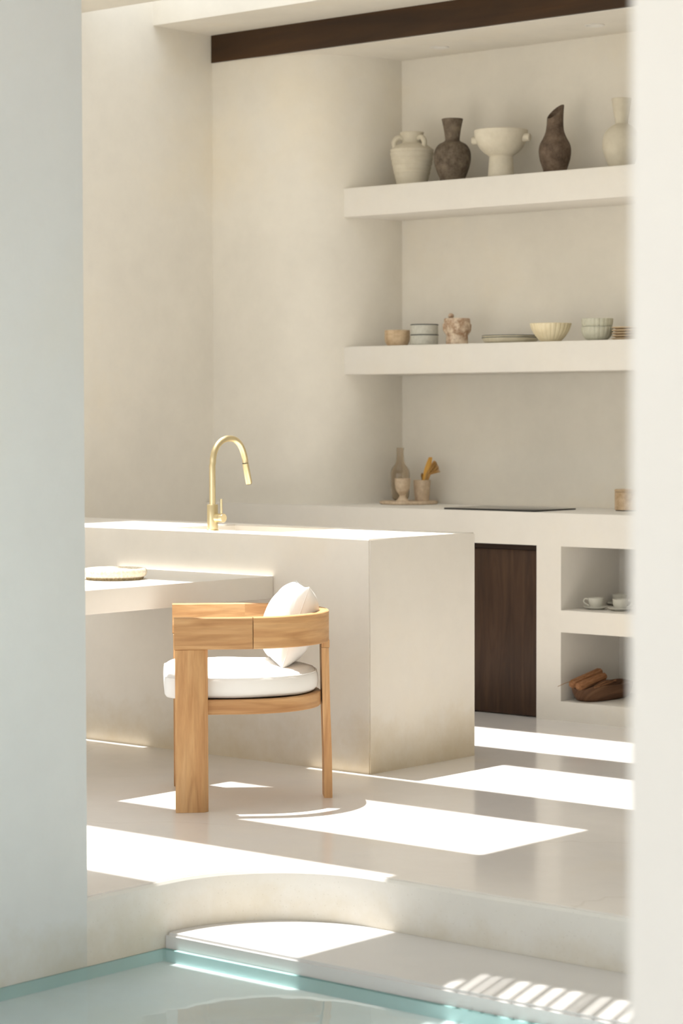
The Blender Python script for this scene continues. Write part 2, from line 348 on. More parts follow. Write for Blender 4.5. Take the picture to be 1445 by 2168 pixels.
# ------------------------------------------------------------------ kitchen island, table, counter, shelves
XI, YI0, YI1, ZI = -5.751, 6.883, 7.545, .90
isl = thing('kitchen_island', 'large cream plaster kitchen island with a sunken sink', 'kitchen island', ((XL + XI) / 2, (YI0 + YI1) / 2, 0))
ix, iy = (XL + XI) / 2, (YI0 + YI1) / 2
SX0, SX1, SY0, SY1, SD = -7.0, -6.38, 7.065, 7.47, .17
bm = bmesh.new()
xs = [XL + .01, SX0, SX1, XI]; ys = [YI0, SY0, SY1, YI1]
top = {}
for i, xx in enumerate(xs):
    for j, yy in enumerate(ys): top[i, j] = bm.verts.new((xx - ix, yy - iy, ZI))
for i in range(3):
    for j in range(3):
        if (i, j) != (1, 1): bm.faces.new((top[i, j], top[i + 1, j], top[i + 1, j + 1], top[i, j + 1]))
lo = [bm.verts.new((xx - ix, yy - iy, 0)) for xx, yy in ((XL + .01, YI0), (XI, YI0), (XI, YI1), (XL + .01, YI1))]
bm.faces.new((top[0, 0], top[1, 0], top[2, 0], top[3, 0], lo[1], lo[0])); bm.faces.new((top[3, 0], top[3, 1], top[3, 2], top[3, 3], lo[2], lo[1]))
bm.faces.new((top[3, 3], top[2, 3], top[1, 3], top[0, 3], lo[3], lo[2])); bm.faces.new((top[0, 3], top[0, 2], top[0, 1], top[0, 0], lo[0], lo[3])); bm.faces.new(lo)
sk = [top[1, 1], top[2, 1], top[2, 2], top[1, 2]]; sl = [bm.verts.new((v.co.x, v.co.y, ZI - SD)) for v in sk]
for k in range(4): bm.faces.new((sk[k], sk[(k + 1) % 4], sl[(k + 1) % 4], sl[k]))
bm.faces.new(sl)
es = [e for e in bm.edges if (all(abs(v.co.z - ZI) < 1e-5 for v in e.verts) and len(e.link_faces) == 2 and abs(e.link_faces[0].normal.z if False else 0) < 1 and any(abs(f.calc_center_median().z - ZI) > .01 for f in e.link_faces)) or (abs(e.verts[0].co.x - (XI - ix)) < 1e-5 and abs(e.verts[1].co.x - (XI - ix)) < 1e-5 and abs(e.verts[0].co.z - e.verts[1].co.z) > .5)]
bmesh.ops.bevel(bm, geom=es, offset=.005, segments=2, affect='EDGES')
from_bm('body', bm, M_island, isl)
lathe('sink_drain', [(0, .001), (.03, .001), (.038, .003), (.042, 0)], M_brass, isl, 32).location = ((SX0 + SX1) / 2 - ix, (SY0 + SY1) / 2 - iy, ZI - SD)

tbl = thing('island_table', 'cream plaster table slab joined to the island front', 'table', (-6.68, 5.95, 0))
box('tabletop', -7.118 + 6.68, -6.243 + 6.68, 5.0 - 5.95, YI0 - .001 - 5.95, .65, .74, M_table, tbl, .004)
box('leg_panel', -7.05 + 6.68, -6.31 + 6.68, 5.15 - 5.95, 5.25 - 5.95, 0, .65, M_table, tbl, .004)

YC0, ZCN = 8.645, .931
cnt = thing('kitchen_counter', 'long cream plaster counter with open niches and dark wooden door', 'counter', (-5.45, 8.95, 0))
bm = bmesh.new()
def cb(x0, x1, y0, y1, z0, z1): bm_box(bm, x0 + 5.45, x1 + 5.45, y0 - 8.95, y1 - 8.95, z0, z1)
YK = YB - .001
cb(XL + .001, XR - .001, YC0, YK, .783, ZCN)
cb(XL + .001, -6.85, YC0, YK, 0, .783); cb(-6.243, -6.109, YC0, YK, 0, .783); cb(-5.45, XR - .001, YC0, YK, 0, .783)
cb(-6.109, -5.45, YC0, YK, 0, .088); cb(-6.109, -5.45, YC0, YK, .398, .497); cb(-6.109, -5.45, 9.11, YK, .088, .398); cb(-6.109, -5.45, 9.11, YK, .497, .783)
cb(-6.85, -6.243, 8.75, YK, 0, .783)
from_bm('body', bm, M_shelf, cnt)
dr = box('door', -6.848 + 5.45, -6.246 + 5.45, 8.668 - 8.95, 8.70 - 8.95, .004, .758, M_door, cnt, .002, uv=lambda c: (c.z, c.x * 1.0)); dr['label'] = 'dark brown wooden door'
box('header_shadow_strip', -6.848 + 5.45, -6.246 + 5.45, 8.655 - 8.95, 8.70 - 8.95, .760, .782, M_header_shade, cnt, .002, uv=lambda c: (c.x, c.z))  # dark strip stands for the shadow above the recessed door

YS0 = 8.90
for k, (z0, z1, lab) in enumerate(((2.345, 2.488, 'thick cream plaster shelf holding the large vases'), (1.570, 1.709, 'thick cream plaster shelf holding stacked bowls and plates'))):
    bm = bmesh.new(); bm_box(bm, -7.60, XR - .001, YS0, YB - .001, z0, z1, .006, 2)
    o = from_bm('wall_shelf', bm, M_shelf); tag(o, lab, 'shelf', 'plaster wall shelves')
ZS1, ZS2 = 2.488, 1.709

# ------------------------------------------------------------------ faucet
fp = Vector((-6.695, 7.010, ZI)); s = scale_at(fp)
fc = thing('kitchen_faucet', 'brushed brass gooseneck faucet on the island', 'faucet', fp)
lathe('base', [(0, 0), (12.8 * s, 0), (12.8 * s, .004), (11.5 * s, .006), (11.5 * s, 54 * s), (10.8 * s, 55 * s), (0, 55 * s)], M_brass, fc, 40)
def fpx(px, py):     # spout lies in the plane X = const, running over the sink (+Y)
    d = ray(px, py); p = d * (fp.x / d.x) + Vector((0, 0, H)); return Vector((0, p.y - fp.y, p.z - fp.z))
path = [fpx(450, 1070), fpx(450, 1040), fpx(450, 1010), fpx(450, 985)] + [fpx(*q) for q in catmull([(450, 985), (451.5, 965), (457, 948), (466, 936), (477, 929.5), (487, 928.5), (497, 931), (507, 940), (514, 955), (518.3, 972), (519, 980)], 4)[1:]]
path[0].y = path[1].y = path[2].y = path[3].y = 0
sp_ = tube('spout', path, 6.6 * s, M_brass, fc, 20)
e = path[-1]; tip = fpx(527, 1024)
d_ = (tip - e)
sh = tube('spray_head', [e + d_ * .02, e + d_ * .3, e + d_ * .96, tip], [6.7 * s, 6.9 * s, 7.0 * s, 6.5 * s], M_brass, fc, 20)
tube('seam_ring', [e - d_ * .01, e + d_ * .02], 6.4 * s, M_dark, fc, 20)
tube('nozzle', [tip - d_ * .01, tip + d_ * .03], 5.2 * s, M_dark, sh, 16)
hz = 27 * s
hd = tube('handle', [(11 * s, 0, hz), (22 * s, 0, hz)], 9.2 * s, M_brass, fc, 28)
tube('seam_ring', [(21.8 * s, 0, hz), (22.8 * s, 0, hz)], 8.6 * s, M_dark, fc, 28)
cp_ = tube('handle_cap', [(22.6 * s, 0, hz), (32 * s, 0, hz), (33 * s, 0, hz)], [9.4 * s, 9.4 * s, 8.8 * s], M_brass, fc, 28)
tube('lever', [(26 * s, 0, hz + 7 * s), (26 * s, -.001, hz + 40 * s)], [2.6 * s, 2.2 * s], M_brass, fc, 12)

# ------------------------------------------------------------------ woven mats on the table
M_straw = clay('straw', srgb(228, 212, 182), srgb(248, 240, 226), 120, .9, .5)
M_straw2 = clay('straw_dark', srgb(140, 122, 92), srgb(186, 168, 132), 120, .9, .5)
tp = at_z(237, 1230.5, .74) + FWD * .115; tp.z = .74
tr_ = thing('woven_tray', 'round cream woven straw tray on the table slab', 'tray', tp)
fl = lambda a, i: 1 + .012 * math.cos(46 * a)
lathe('base', [(0, 0), (.107, 0), (.110, .004), (.110, .012), (0, .012)], M_straw2, tr_, 184, fl)
lathe('rim', [(0, .012), (.112, .010), (.119, .015), (.123, .024), (.123, .034), (.118, .041), (.110, .043), (.102, .040), (.096, .033), (0, .030)], M_straw, tr_, 184, fl)
for k in range(3):
    rr = .03 + .025 * k
    tube('coil', [(rr * math.cos(a), rr * math.sin(a), .031) for a in [2 * PI * j / 48 for j in range(49)]], .006, M_straw, tr_, 8)

# ------------------------------------------------------------------ armchair
B_ANG = math.radians(45.2)
ch = thing('dining_armchair', 'teak barrel-back armchair on three board legs beside island', 'chair', (-5.936, 6.009, 0), B_ANG)
HW, TH_R, XA = .326, .032, .232
def u_path(hw, x0, xa_, n=26):
    P = [(x0 + (xa_ - x0) * k / 6, -hw) for k in range(7)]
    P += [(xa_ + hw * math.sin(PI * k / n), -hw * math.cos(PI * k / n)) for k in range(1, n)]
    P += [(xa_ - (xa_ - x0) * k / 6, hw) for k in range(7)]
    return P
def rail(name, P, thick, z0, z1, mat, parent, closed=True, twist=0):
    """rectangular section swept along plan path P (centre line), with uv along the length"""
    n = len(P); V = []; L = [0]
    for i in range(1, n): L.append(L[-1] + (Vector(P[i]) - Vector(P[i - 1])).length)
    e = .003
    sec = [(-thick / 2, z0 + e), (-thick / 2, z1 - e), (-thick / 2 + e, z1), (thick / 2 - e, z1), (thick / 2, z1 - e), (thick / 2, z0 + e), (thick / 2 - e, z0), (-thick / 2 + e, z0)]
    m = len(sec); uvs = []
    for i, p in enumerate(P):
        a = Vector(P[max(i - 1, 0)]); b = Vector(P[min(i + 1, n - 1)]); t = (b - a).normalized(); nn = Vector((t.y, -t.x))
        for (o, z) in sec:
            V.append((p[0] + nn.x * o, p[1] + nn.y * o, z)); uvs.append((L[i], z + o))
    Fc = []
    for i in range(n - 1):
        for k in range(m):
            k2 = (k + 1) % m; Fc.append((i * m + k, (i + 1) * m + k, (i + 1) * m + k2, i * m + k2))
    Fc += [tuple(range(m)), tuple((n - 1) * m + k for k in range(m))]
    me = bpy.data.meshes.new(name); me.from_pydata(V, [], Fc)
    l = me.uv_layers.new(name='UVMap')
    for lp in me.loops: l.data[lp.index].uv = uvs[lp.vertex_index]
    bm = bmesh.new(); bm.from_mesh(me); bmesh.ops.recalc_face_normals(bm, faces=bm.faces); bm.to_mesh(me); bm.free()
    return link(name, me, mat, parent)
cl = HW - TH_R / 2
full = u_path(cl, 0, XA)
ZR0, ZR1 = .565, .675
rail('arm_rail', full[:8], TH_R, ZR0, ZR1, M_teak, ch)
gap = .0008
bk = [(full[7][0] + gap, full[7][1])] + full[8:-8] + [(full[-8][0] + gap, full[-8][1])]
brl = rail('back_rail', bk, TH_R, ZR0, ZR1, M_teak, ch)
rail('arm_rail', full[-8:], TH_R, ZR0, ZR1, M_teak, ch)
# board legs
def board_leg(name, P0, parent):
    bm = bmesh.new(); vs = [bm.verts.new((p[0], p[1], 0)) for p in P0]; f = bm.faces.new(vs)
    r = bmesh.ops.extrude_face_region(bm, geom=[f])
    for v in [g for g in r['geom'] if isinstance(g, bmesh.types.BMVert)]: v.co.z = ZR0 - .0006
    bmesh.ops.bevel(bm, geom=bm.edges[:], offset=.0015, segments=1, affect='EDGES')
    return from_bm(name, bm, M_teak, parent, uv=lambda c: (c.z, c.x + c.y * 1.3))
for sgn in (-1, 1):
    yo = sgn * (HW - .003); yi = sgn * (HW - .058)
    board_leg('leg', [(.003, yo), (.100, yo), (.116, yo - sgn * .018), (.116, yi), (.003, yi)], ch)
# rear board leg, slightly splayed and carrying a lug of the back rail
bm = bmesh.new(); prof = [(0.0, .012, .033), (.16, .010, .032), (.34, .004, .031), (ZR0 - .025, 0, .030)]
rows = []
for (z, ox, tk) in prof:
    x1 = XA + HW + ox; hw = .048
    rows.append([bm.verts.new(q) for q in ((x1 - tk, -hw, z), (x1 - .004, -hw, z), (x1, 0, z), (x1 - .004, hw, z), (x1 - tk, hw, z))])
for A, B in zip(rows, rows[1:]):
    for k in range(5): bm.faces.new((A[k], A[(k + 1) % 5], B[(k + 1) % 5], B[k]))
bm.faces.new(rows[0]); bm.faces.new(rows[-1])
from_bm('leg', bm, M_teak, ch, uv=lambda c: (c.z, c.x + c.y * 1.2))
bm = bmesh.new(); bm_box(bm, XA + HW - .030, XA + HW - .001, -.048, .048, ZR0 - .024, ZR0 + .004, .001, 1)
from_bm('lug', bm, M_teak, brl, uv=lambda c: (c.z * .3, c.x + c.y * 1.2))
# seat frame
ZQ0, ZQ1 = .335, .386
sf = u_path(HW - .035 - .014, .035, XA + .005)
rail('seat_rail', sf[:20], .028, ZQ0, ZQ1, M_teak, ch)
rail('seat_rail', [(sf[19][0], sf[19][1] + gap)] + sf[20:], .028, ZQ0, ZQ1, M_teak, ch)
rail('seat_rail', [(.05, -(HW - .062)), (.05, HW - .062)], .028, ZQ0, ZQ1, M_teak, ch)
prism('seat_deck', [(p[0] * .97 + .01, p[1] * .95) for p in sf], ZQ1 - .030, ZQ1 - .006, M_teak, ch, uv=lambda c: (c.x, c.y))
# seat cushion: D shaped, puffed top, top seam
def place(o): o.location = ch.location; o.rotation_euler = ch.rotation_euler; return o
csh = place(thing('seat_cushion', 'white canvas D-shaped seat cushion on the armchair', 'cushion'))
outl = []
hw = HW - .045
for k in range(64):
    t = k / 64
    outl.append(None)
P = []
x0, xa2 = -.035, .228; rc = .05
P += [(x0, -hw + rc + (2 * (hw - rc)) * (1 - k / 10)) for k in range(11)]
P += [(x0 + rc - rc * math.cos(PI / 2 * k / 6), -hw + rc - rc * math.sin(PI / 2 * k / 6)) for k in range(1, 7)]
P += [(x0 + rc + (xa2 - x0 - rc) * k / 10, -hw) for k in range(1, 11)]
P += [(xa2 + (hw + .01) * math.sin(PI * k / 28), -hw * math.cos(PI * k / 28)) for k in range(1, 28)]
P += [(xa2 - (xa2 - x0 - rc) * k / 10, hw) for k in range(0, 11)]
P += [(x0 + rc - rc * math.sin(PI / 2 * k / 6), hw - rc + rc * math.cos(PI / 2 * k / 6)) for k in range(1, 6)]
cxm = .20; n = len(P); V = []; Fc = []
zb = ZQ1 + .002
rings = [(.55, zb), (.9, zb), (.96, zb + .003), (.99, zb + .014), (1.0, zb + .035), (.995, zb + .058), (.985, zb + .068), (.978, zb + .0715), (.972, zb + .0700), (.95, zb + .079), (.88, zb + .089), (.7, zb + .098), (.45, zb + .103), (.2, zb + .105)]
for (k_, z) in rings:
    for i, p in enumerate(P):
        wob = .0022 * math.sin(i * 1.9 + z * 200) * (1 if .9 < k_ < .99 and z > zb + .04 else 0) + .0012 * math.sin(i * .7)
        V.append((cxm + (p[0] - cxm) * k_, p[1] * k_, z + wob * (1 if z > zb + .002 else 0)))
for r in range(len(rings) - 1):
    for i in range(n):
        j = (i + 1) % n; Fc.append((r * n + i, r * n + j, (r + 1) * n + j, (r + 1) * n + i))
Fc += [tuple(range(n)), tuple((len(rings) - 1) * n + i for i in range(n))]
obj('cover', V, Fc, M_fab, csh, angle=80)
ptop = [(cxm + (p[0] - cxm) * .978, p[1] * .978, zb + .0712) for p in P]
tube('piping', ptop + ptop[:1], .0022, M_fab, csh, 6)
# loose pillow
pl = thing('throw_pillow', 'plump white canvas pillow leaning against the chair back', 'pillow')
N = 34; V = []; Fc = []
PW, PH, PT = .17, .150, .092
def pil(u, v, sgn):
    e = (1 - u * u) * (1 - v * v); d = max(0, e) ** .42
    sx = u * PW * (1 - .07 * (1 - v * v) * abs(u)); sz = v * PH * (1 - .07 * (1 - u * u) * abs(v))
    wr = .004 * math.sin(9 * u + 5 * v + 2 * sgn) * d + .005 * math.sin(16 * v * (1 - abs(u)) + 7 * u) * (abs(u) ** 3) * d
    return (sgn * (PT * d + wr), sx, sz)
for sgn in (-1, 1):
    base = len(V)
    for i in range(N + 1):
        for j in range(N + 1): V.append(pil(math.sin(PI / 2 * (2 * i / N - 1)), math.sin(PI / 2 * (2 * j / N - 1)), sgn))
    for i in range(N):
        for j in range(N):
            a = base + i * (N + 1) + j; Fc.append((a, a + 1, a + N + 2, a + N + 1))
bm = bmesh.new(); vs = [bm.verts.new(v) for v in V]
for f in Fc:
    try: bm.faces.new([vs[i] for i in f])
    except ValueError: pass
bmesh.ops.remove_doubles(bm, verts=bm.verts, dist=.0008)
cv = from_bm('cover', bm, M_fab2, pl, angle=70)
ed = []
for k in range(30): ed.append(pil(math.sin(PI / 2 * (2 * k / 30 - 1)), -1, 1))
for k in range(30): ed.append(pil(1, math.sin(PI / 2 * (2 * k / 30 - 1)), 1))
for k in range(30): ed.append(pil(math.sin(PI / 2 * (1 - 2 * k / 30)), 1, 1))
for k in range(31): ed.append(pil(-1, math.sin(PI / 2 * (1 - 2 * k / 30)), 1))
tube('piping', [(0, p[1], p[2]) for p in ed], .0022, M_fab, pl, 6)
R = Matrix.Rotation(B_ANG, 4, 'Z')
pl.matrix_world = Matrix.Translation(ch.location) @ R @ Matrix.Translation((.418, .02, .622)) @ Matrix.Rotation(math.radians(4), 4, 'Z') @ Matrix.Rotation(math.radians(19), 4, 'Y')

# ------------------------------------------------------------------ vessels: outlines read at the depth they stand at
def px_thing(name, label, cat, axis, Y, zbase, group=None, ybot=None):
    p = at_Y(axis, ybot or 500, Y); t = thing(name, label, cat, (p.x, Y, zbase), 0, group); return t
def px_prof(axis, Y, zbase, rows, bottom=True):
    out = []
    for hwp, y in rows:
        p = at_Y(axis, y, Y); out.append((hwp * scale_at(p), p.z - zbase))
    if bottom: out = [(0, 0), (out[0][0], 0)] + out[1:]
    return out
def hollow(prof, t=.006, depth=None):
    """add an inner wall going down from the rim"""
    inner = [(max(r - t, .002), z) for r, z in reversed(prof[1:]) if z > t * 1.5]
    rim = prof[-1]
    return prof + [(rim[0] - t * .3, rim[1] + t * .25), (rim[0] - t * .8, rim[1] + t * .1)] + inner[1:] + [(0, max(t, inner[-1][1] * .9))]
Y1 = 9.055
M_pale = clay('pale_clay', srgb(206, 197, 177), srgb(218, 210, 191), 10, .9, .15)
M_pale2 = clay('pale_clay_smooth', srgb(212, 203, 183), srgb(228, 220, 202), 9, .85, .08)
M_smoke = clay('dark_smoked_clay', srgb(84, 73, 62), srgb(132, 118, 102), 22, .75, .25)
# ribbed jar with two strap handles
ax = 871.5; t = px_thing('ribbed_jar', 'pale ribbed clay jar with two strap handles', 'vase', ax, Y1, ZS1, ybot=340)
rows = catmull([(33, 386), (37, 370), (42, 348), (45.5, 328), (45.8, 319), (44, 316), (36, 310), (25, 305), (21, 302), (21, 297), (23, 289), (25.5, 281)], 6)
pf = px_prof(ax, Y1, ZS1, [(r + (.95 * math.sin(y * .62) if 318 < y < 380 else 0), y) for r, y in rows])
lathe('body', hollow(pf), M_pale, t, 56)
sj = scale_at(at_Y(ax, 300, Y1)); zj = lambda y: at_Y(ax, y, Y1).z - ZS1
for ang in (math.radians(-8), math.radians(228)):
    d = Vector((math.cos(ang), math.sin(ang), 0))
    pth = [d * (r * sj) + Vector((0, 0, zj(y))) for r, y in catmull([(20, 296), (26, 292), (33, 295), (38, 303), (36, 313)], 5)]
    tube('handle', pth, 5.6 * sj, M_pale, t, 12)
# flared-neck dark vase
ax = 957; t = px_thing('flared_vase', 'dark smoked clay vase with flared neck on round body', 'vase', ax, Y1, ZS1, ybot=330)
rows = catmull([(26.5, 380), (32, 366), (37, 351), (39.3, 335), (37.5, 319), (30, 307), (19, 300.5), (16.2, 298), (15.6, 295), (17, 282), (20, 265), (22.8, 252.5)], 6)
lathe('body', hollow(px_prof(ax, Y1, ZS1, rows)), M_smoke, t, 48)
# footed bowl with lugs
ax = 1060; t = px_thing('footed_bowl', 'pale clay footed bowl with stubby side lugs', 'bowl', ax, Y1, ZS1, ybot=320)
rows = catmull([(27.5, 370), (26, 350), (25, 333), (26, 330), (36, 323), (45.5, 313), (52.5, 299), (56, 287), (57, 277)], 6)
lathe('body', hollow(px_prof(ax, Y1, ZS1, rows), .008), M_pale2, t, 56)
sj = scale_at(at_Y(ax, 300, Y1)); zl = at_Y(ax, 294, Y1).z - ZS1
for ang in (TH - .5, TH - .5 + PI):
    d = Vector((math.cos(ang), math.sin(ang), 0)); z = Vector((0, 0, zl))
    tube('lug', [d * (50 * sj) + z, d * (66 * sj) + z, d * (67.5 * sj) + z], [8.8 * sj, 8.2 * sj, 6.5 * sj], M_pale2, t, 20)
# slant-mouthed dark jug
ax = 1174; t = px_thing('slanted_jug', 'dark brown clay jug with a slanted cut mouth', 'vase', ax, Y1, ZS1, ybot=320)
rows = catmull([(24.5, 362), (28.5, 350), (32.5, 337), (34.4, 320), (32.2, 306), (25, 292), (19.8, 279), (18, 266), (17.6, 255), (18.0, 237)], 6)
pf = px_prof(ax, Y1, ZS1, rows); z0j, z1j = at_Y(ax, 268, Y1).z - ZS1, at_Y(ax, 237, Y1).z - ZS1; rj = 18 * scale_at(at_Y(ax, 237, Y1))
def slant(v):
    k = max(0, (v.z - z0j) / (z1j - z0j)); k = min(k, 1.05); e = (v.x * ct + v.y * st) + .6 * (v.x * -st + v.y * ct)
    return Vector((v.x + .003 * k * k * ct, v.y + .003 * k * k * st, v.z + k * e / rj * .031))
lathe('body', hollow(pf, .005), clay('brown_smoked_clay', srgb(78, 64, 54), srgb(124, 106, 90), 20, .75, .25), t, 48, warp=slant)
# tall pale vase
ax = 1315; t = px_thing('tall_vase', 'tall pale clay vase with a narrow flared neck', 'vase', ax, Y1, ZS1, ybot=300)
rows = catmull([(27.5, 350), (33, 337), (39, 319), (40.5, 302), (36.5, 283), (26, 270), (15, 263), (14, 259), (15, 250), (18, 233), (21.5, 209)], 6)
lathe('body', hollow(px_prof(ax, Y1, ZS1, rows)), M_pale, t, 48)

# --- lower shelf
Y2 = 9.04
M_marble = clay('beige_marble', srgb(186, 154, 116), srgb(228, 204, 170), 16, .45, .05, .4)
M_marble2 = clay('mottled_stone', srgb(170, 136, 108), srgb(232, 214, 190), 26, .6, .35, .3, .38, .6)
M_grey = clay('grey_stoneware', srgb(196, 194, 182), srgb(214, 212, 200), 60, .5, .03, .4)
M_rim = clay('dark_glaze_rim', srgb(62, 66, 68), srgb(88, 90, 88), 40, .5, 0)
def stack_bowl(name, label, cat, ax, Y, zoff, rows, mat, group, tk=.004, flute=None, seg=56, ybot=700):
    p = at_Y(ax, ybot, Y); t = thing(name, label, cat, (p.x, Y, zoff), 0, group)
    s_ = scale_at(p); y0 = rows[0][1]
    pf = [(0, 0)] + [(r * s_, (y0 - y) * s_) for r, y in rows]
    lathe('body', hollow(pf, tk), mat, t, seg, flute); return t, s_, pf
ax = 840.5
rw = catmull([(19, 728.4), (23, 724), (26.3, 716), (27, 706)], 5)
stack_bowl('marble_bowl', 'beige marble bowl, lower of its pair beside grey bowls', 'bowl', ax, Y2, ZS2, rw, M_marble, 'marble bowls on the shelf')
rw = catmull([(18, 719), (22, 717), (24.2, 710), (24.6, 706.5), (26.6, 703.5), (26.8, 693.4)], 5); s2 = scale_at(at_Y(ax, 700, Y2))
stack_bowl('marble_bowl', 'beige marble bowl, upper of its pair beside grey bowls', 'bowl', ax, Y2, ZS2 + .0185, rw, M_marble, 'marble bowls on the shelf')
ax = 898
for k in range(2):
    rw = catmull([(24, 726.5), (28, 725.5), (29.2, 722), (29.2, 714), (29.2, 704.5)], 5)
    t, s_, pf = stack_bowl('grey_bowl', ('straight-sided grey bowl with dark rim, lower of two stacked', 'straight-sided grey bowl with dark rim, upper of two stacked')[k], 'bowl', ax, Y2, ZS2 + k * .0500, rw, M_grey, 'grey stoneware bowls')
    rr, zz = pf[-1]
    tube('rim', [(rr * .985 * math.cos(a), rr * .985 * math.sin(a), zz + .0005) for a in [2 * PI * j / 48 for j in range(49)]], .0026, M_rim, t, 8)['label'] = 'dark glazed rim'
# mottled stone mortar with pestle
ax = 967; t = px_thing('stone_mortar', 'mottled pink-beige stone mortar with side lugs', 'mortar', ax, Y2, ZS2, ybot=700)
rows = catmull([(23.5, 726), (23, 716), (23, 708), (27, 702), (28.5, 692), (27.5, 675.5)], 5)
lathe('body', hollow(px_prof(ax, Y2, ZS2, rows), .014), M_marble2, t, 40)
s_ = scale_at(at_Y(ax, 700, Y2))
for k in range(2):
    a = TH + PI + .5 + k * PI; d = Vector((math.cos(a), math.sin(a), 0))
    V, Fc = sweep([d * (22 * s_) + Vector((0, 0, .046)), d * (29 * s_) + Vector((0, 0, .07)), d * (30 * s_) + Vector((0, 0, .095)), d * (25 * s_) + Vector((0, 0, .106))], [.008, .012, .012, .009], 10)
    obj('lug', V, Fc, M_marble2, t)
t = thing('stone_pestle', 'small round-ended stone pestle standing in the mortar', 'pestle', (t.location.x, t.location.y, ZS2 + .035))
a0 = Vector((0, 0, 0)); d = (RIGHT * -13 + UP * 1) * s_
tpz = at_Y(ax, 669, Y2).z - ZS2 - .035
tube('shaft', catmull([(0, 0, .0), (d.x * .5, d.y * .5, tpz * .5), (d.x * .95, d.y * .95, tpz * .93)], 4), [.012, .012, .012, .011, .0105, .010, .010, .010, .010], M_marble2, t, 14)
ic = bmesh.new(); bmesh.ops.create_icosphere(ic, subdivisions=3, radius=.0145)
for v in ic.verts: v.co = Vector((v.co.x + d.x, v.co.y + d.y, v.co.z * .95 + tpz))
from_bm('knob', ic, M_marble2, t)
# plates with dark wavy rims
M_plate = clay('cream_plate', srgb(214, 204, 178), srgb(226, 218, 196), 30, .5, .03, .4)
ax = 1080
for k in range(2):
    p = at_Y(ax, 715, 9.085); s_ = scale_at(p)
    t = thing('dinner_plate', ('cream plate with dark wavy rim, lower of two stacked', 'cream plate with dark wavy rim, upper of two stacked')[k], 'plate', (p.x, 9.085, ZS2 + k * .0100), k * .7, 'dark-rimmed plates')
    wv = lambda a, i: 1 + .010 * math.sin(9 * a + k) + .006 * math.sin(14 * a + 2 * k)
    R_ = 60 * s_
    lathe('body', [(0, 0), (R_ * .80, 0), (R_ * .91, .007), (R_ * .97, .018), (R_, .0265), (R_ * .985, .0285), (R_ * .93, .022), (R_ * .86, .0112), (R_ * .76, .0058), (0, .0052)], M_plate, t, 72, wv)
    tube('rim', [(R_ * .995 * wv(a, 0) * math.cos(a), R_ * .995 * wv(a, 0) * math.sin(a), .0280) for a in [2 * PI * j / 96 for j in range(97)]], .0017, M_rim, t, 6)['label'] = 'dark wavy rim'
# fluted bowls
M_flute = clay('cream_fluted', srgb(232, 216, 178), srgb(240, 228, 196), 12, .5, .02, .4)
M_celadon = clay('celadon', srgb(200, 198, 178), srgb(216, 214, 194), 12, .4, .02, .45)
def fl24(a, i): return 1 - .035 * (1 - abs(math.cos(12 * a))) ** 1.5
def fl20(a, i): return 1 - .035 * (1 - abs(math.cos(10 * a))) ** 1.5
rw = catmull([(19.5, 720), (27, 713), (35, 703), (41, 692), (44.5, 681)], 5)
stack_bowl('fluted_bowl', 'cream scalloped bowl with wide flutes beside the plates', 'bowl', 1165, 9.01, ZS2, rw, M_flute, None, .004, fl24, 144)
rw = catmull([(15, 717), (23, 713.5), (30, 706), (33.2, 697), (34, 687.5)], 5)
stack_bowl('celadon_bowl', 'pale green fluted bowl, lower of two stacked', 'bowl', 1263.5, Y2, ZS2, rw, M_celadon, 'pale green fluted bowls', .004, fl20, 120)
stack_bowl('celadon_bowl', 'pale green fluted bowl, upper of two stacked', 'bowl', 1263.5, Y2, ZS2 + .0385, rw, M_celadon, 'pale green fluted bowls', .004, fl20, 120)
M_sand = clay('sand_plate', srgb(214, 188, 152), srgb(230, 210, 178), 20, .6, .05)
for k in range(5):
    p = at_Y(1330, 700, 9.06); s_ = scale_at(p); R_ = 36 * s_
    t = tag(lathe('small_plate', [(0, 0), (R_ * .7, 0), (R_ * .96, .007), (R_, .0095), (R_ * .98, .011), (R_ * .7, .0045), (0, .0045)], M_sand, None, 48), 'small sand-coloured plate, %s of the pile beside pale green bowls' % ('bottom', 'second from bottom', 'middle', 'second from top', 'topmost')[k], 'plate', 'small sand-coloured plates')
    t.location = (p.x, 9.06, ZS2 + k * .0125 if k else ZS2)

# ------------------------------------------------------------------ counter things
M_trav = clay('travertine', srgb(196, 172, 142), srgb(226, 206, 180), 40, .6, .1)
ZB = ZCN + .016
bc = at_z(866.5, 1069.4, ZCN) + FWD * .143; bc.z = ZCN
t = thing('serving_board', 'round pale stone board under the bottle and cups', 'board', bc)
lathe('disc', [(0, 0), (.136, 0), (.143, .003), (.144, .013), (.141, .016), (0, .016)], M_trav, t, 64)
nt = NT('smoky_glass'); b = nt.b; b.inputs['Base Color'].default_value = srgb(238, 230, 218); b.inputs['Transmission Weight'].default_value = 1.0; b.inputs['Roughness'].default_value = .06; b.inputs['IOR'].default_value = 1.35
M_glass = nt.m
def on_board(px, py, z=None):
    p = at_z(px, py, ZB); return p
pb = at_z(847.6, 1060.5, ZB) + FWD * .075
t = thing('glass_bottle', 'tall smoky glass bottle with slim neck behind the goblet', 'bottle', (pb.x, pb.y, ZB)); s_ = scale_at(pb)
rw = catmull([(10, 1059), (17, 1055), (19, 1047), (20, 1030), (20.5, 1010), (20.3, 1000), (17.6, 991), (10.9, 981), (8.4, 969), (7.8, 958), (7.9, 948)], 6)
pf = [(0, 0)] + [(r * s_, (1059 - y) * s_) for r, y in rw]
lathe('body', hollow(pf, .0035), M_glass, t, 40)
pgb = at_z(851.8, 1061.5, ZB)
t = thing('stone_goblet', 'small footed travertine goblet in front of the bottle', 'goblet', (pgb.x, pgb.y, ZB)); s_ = scale_at(pgb)
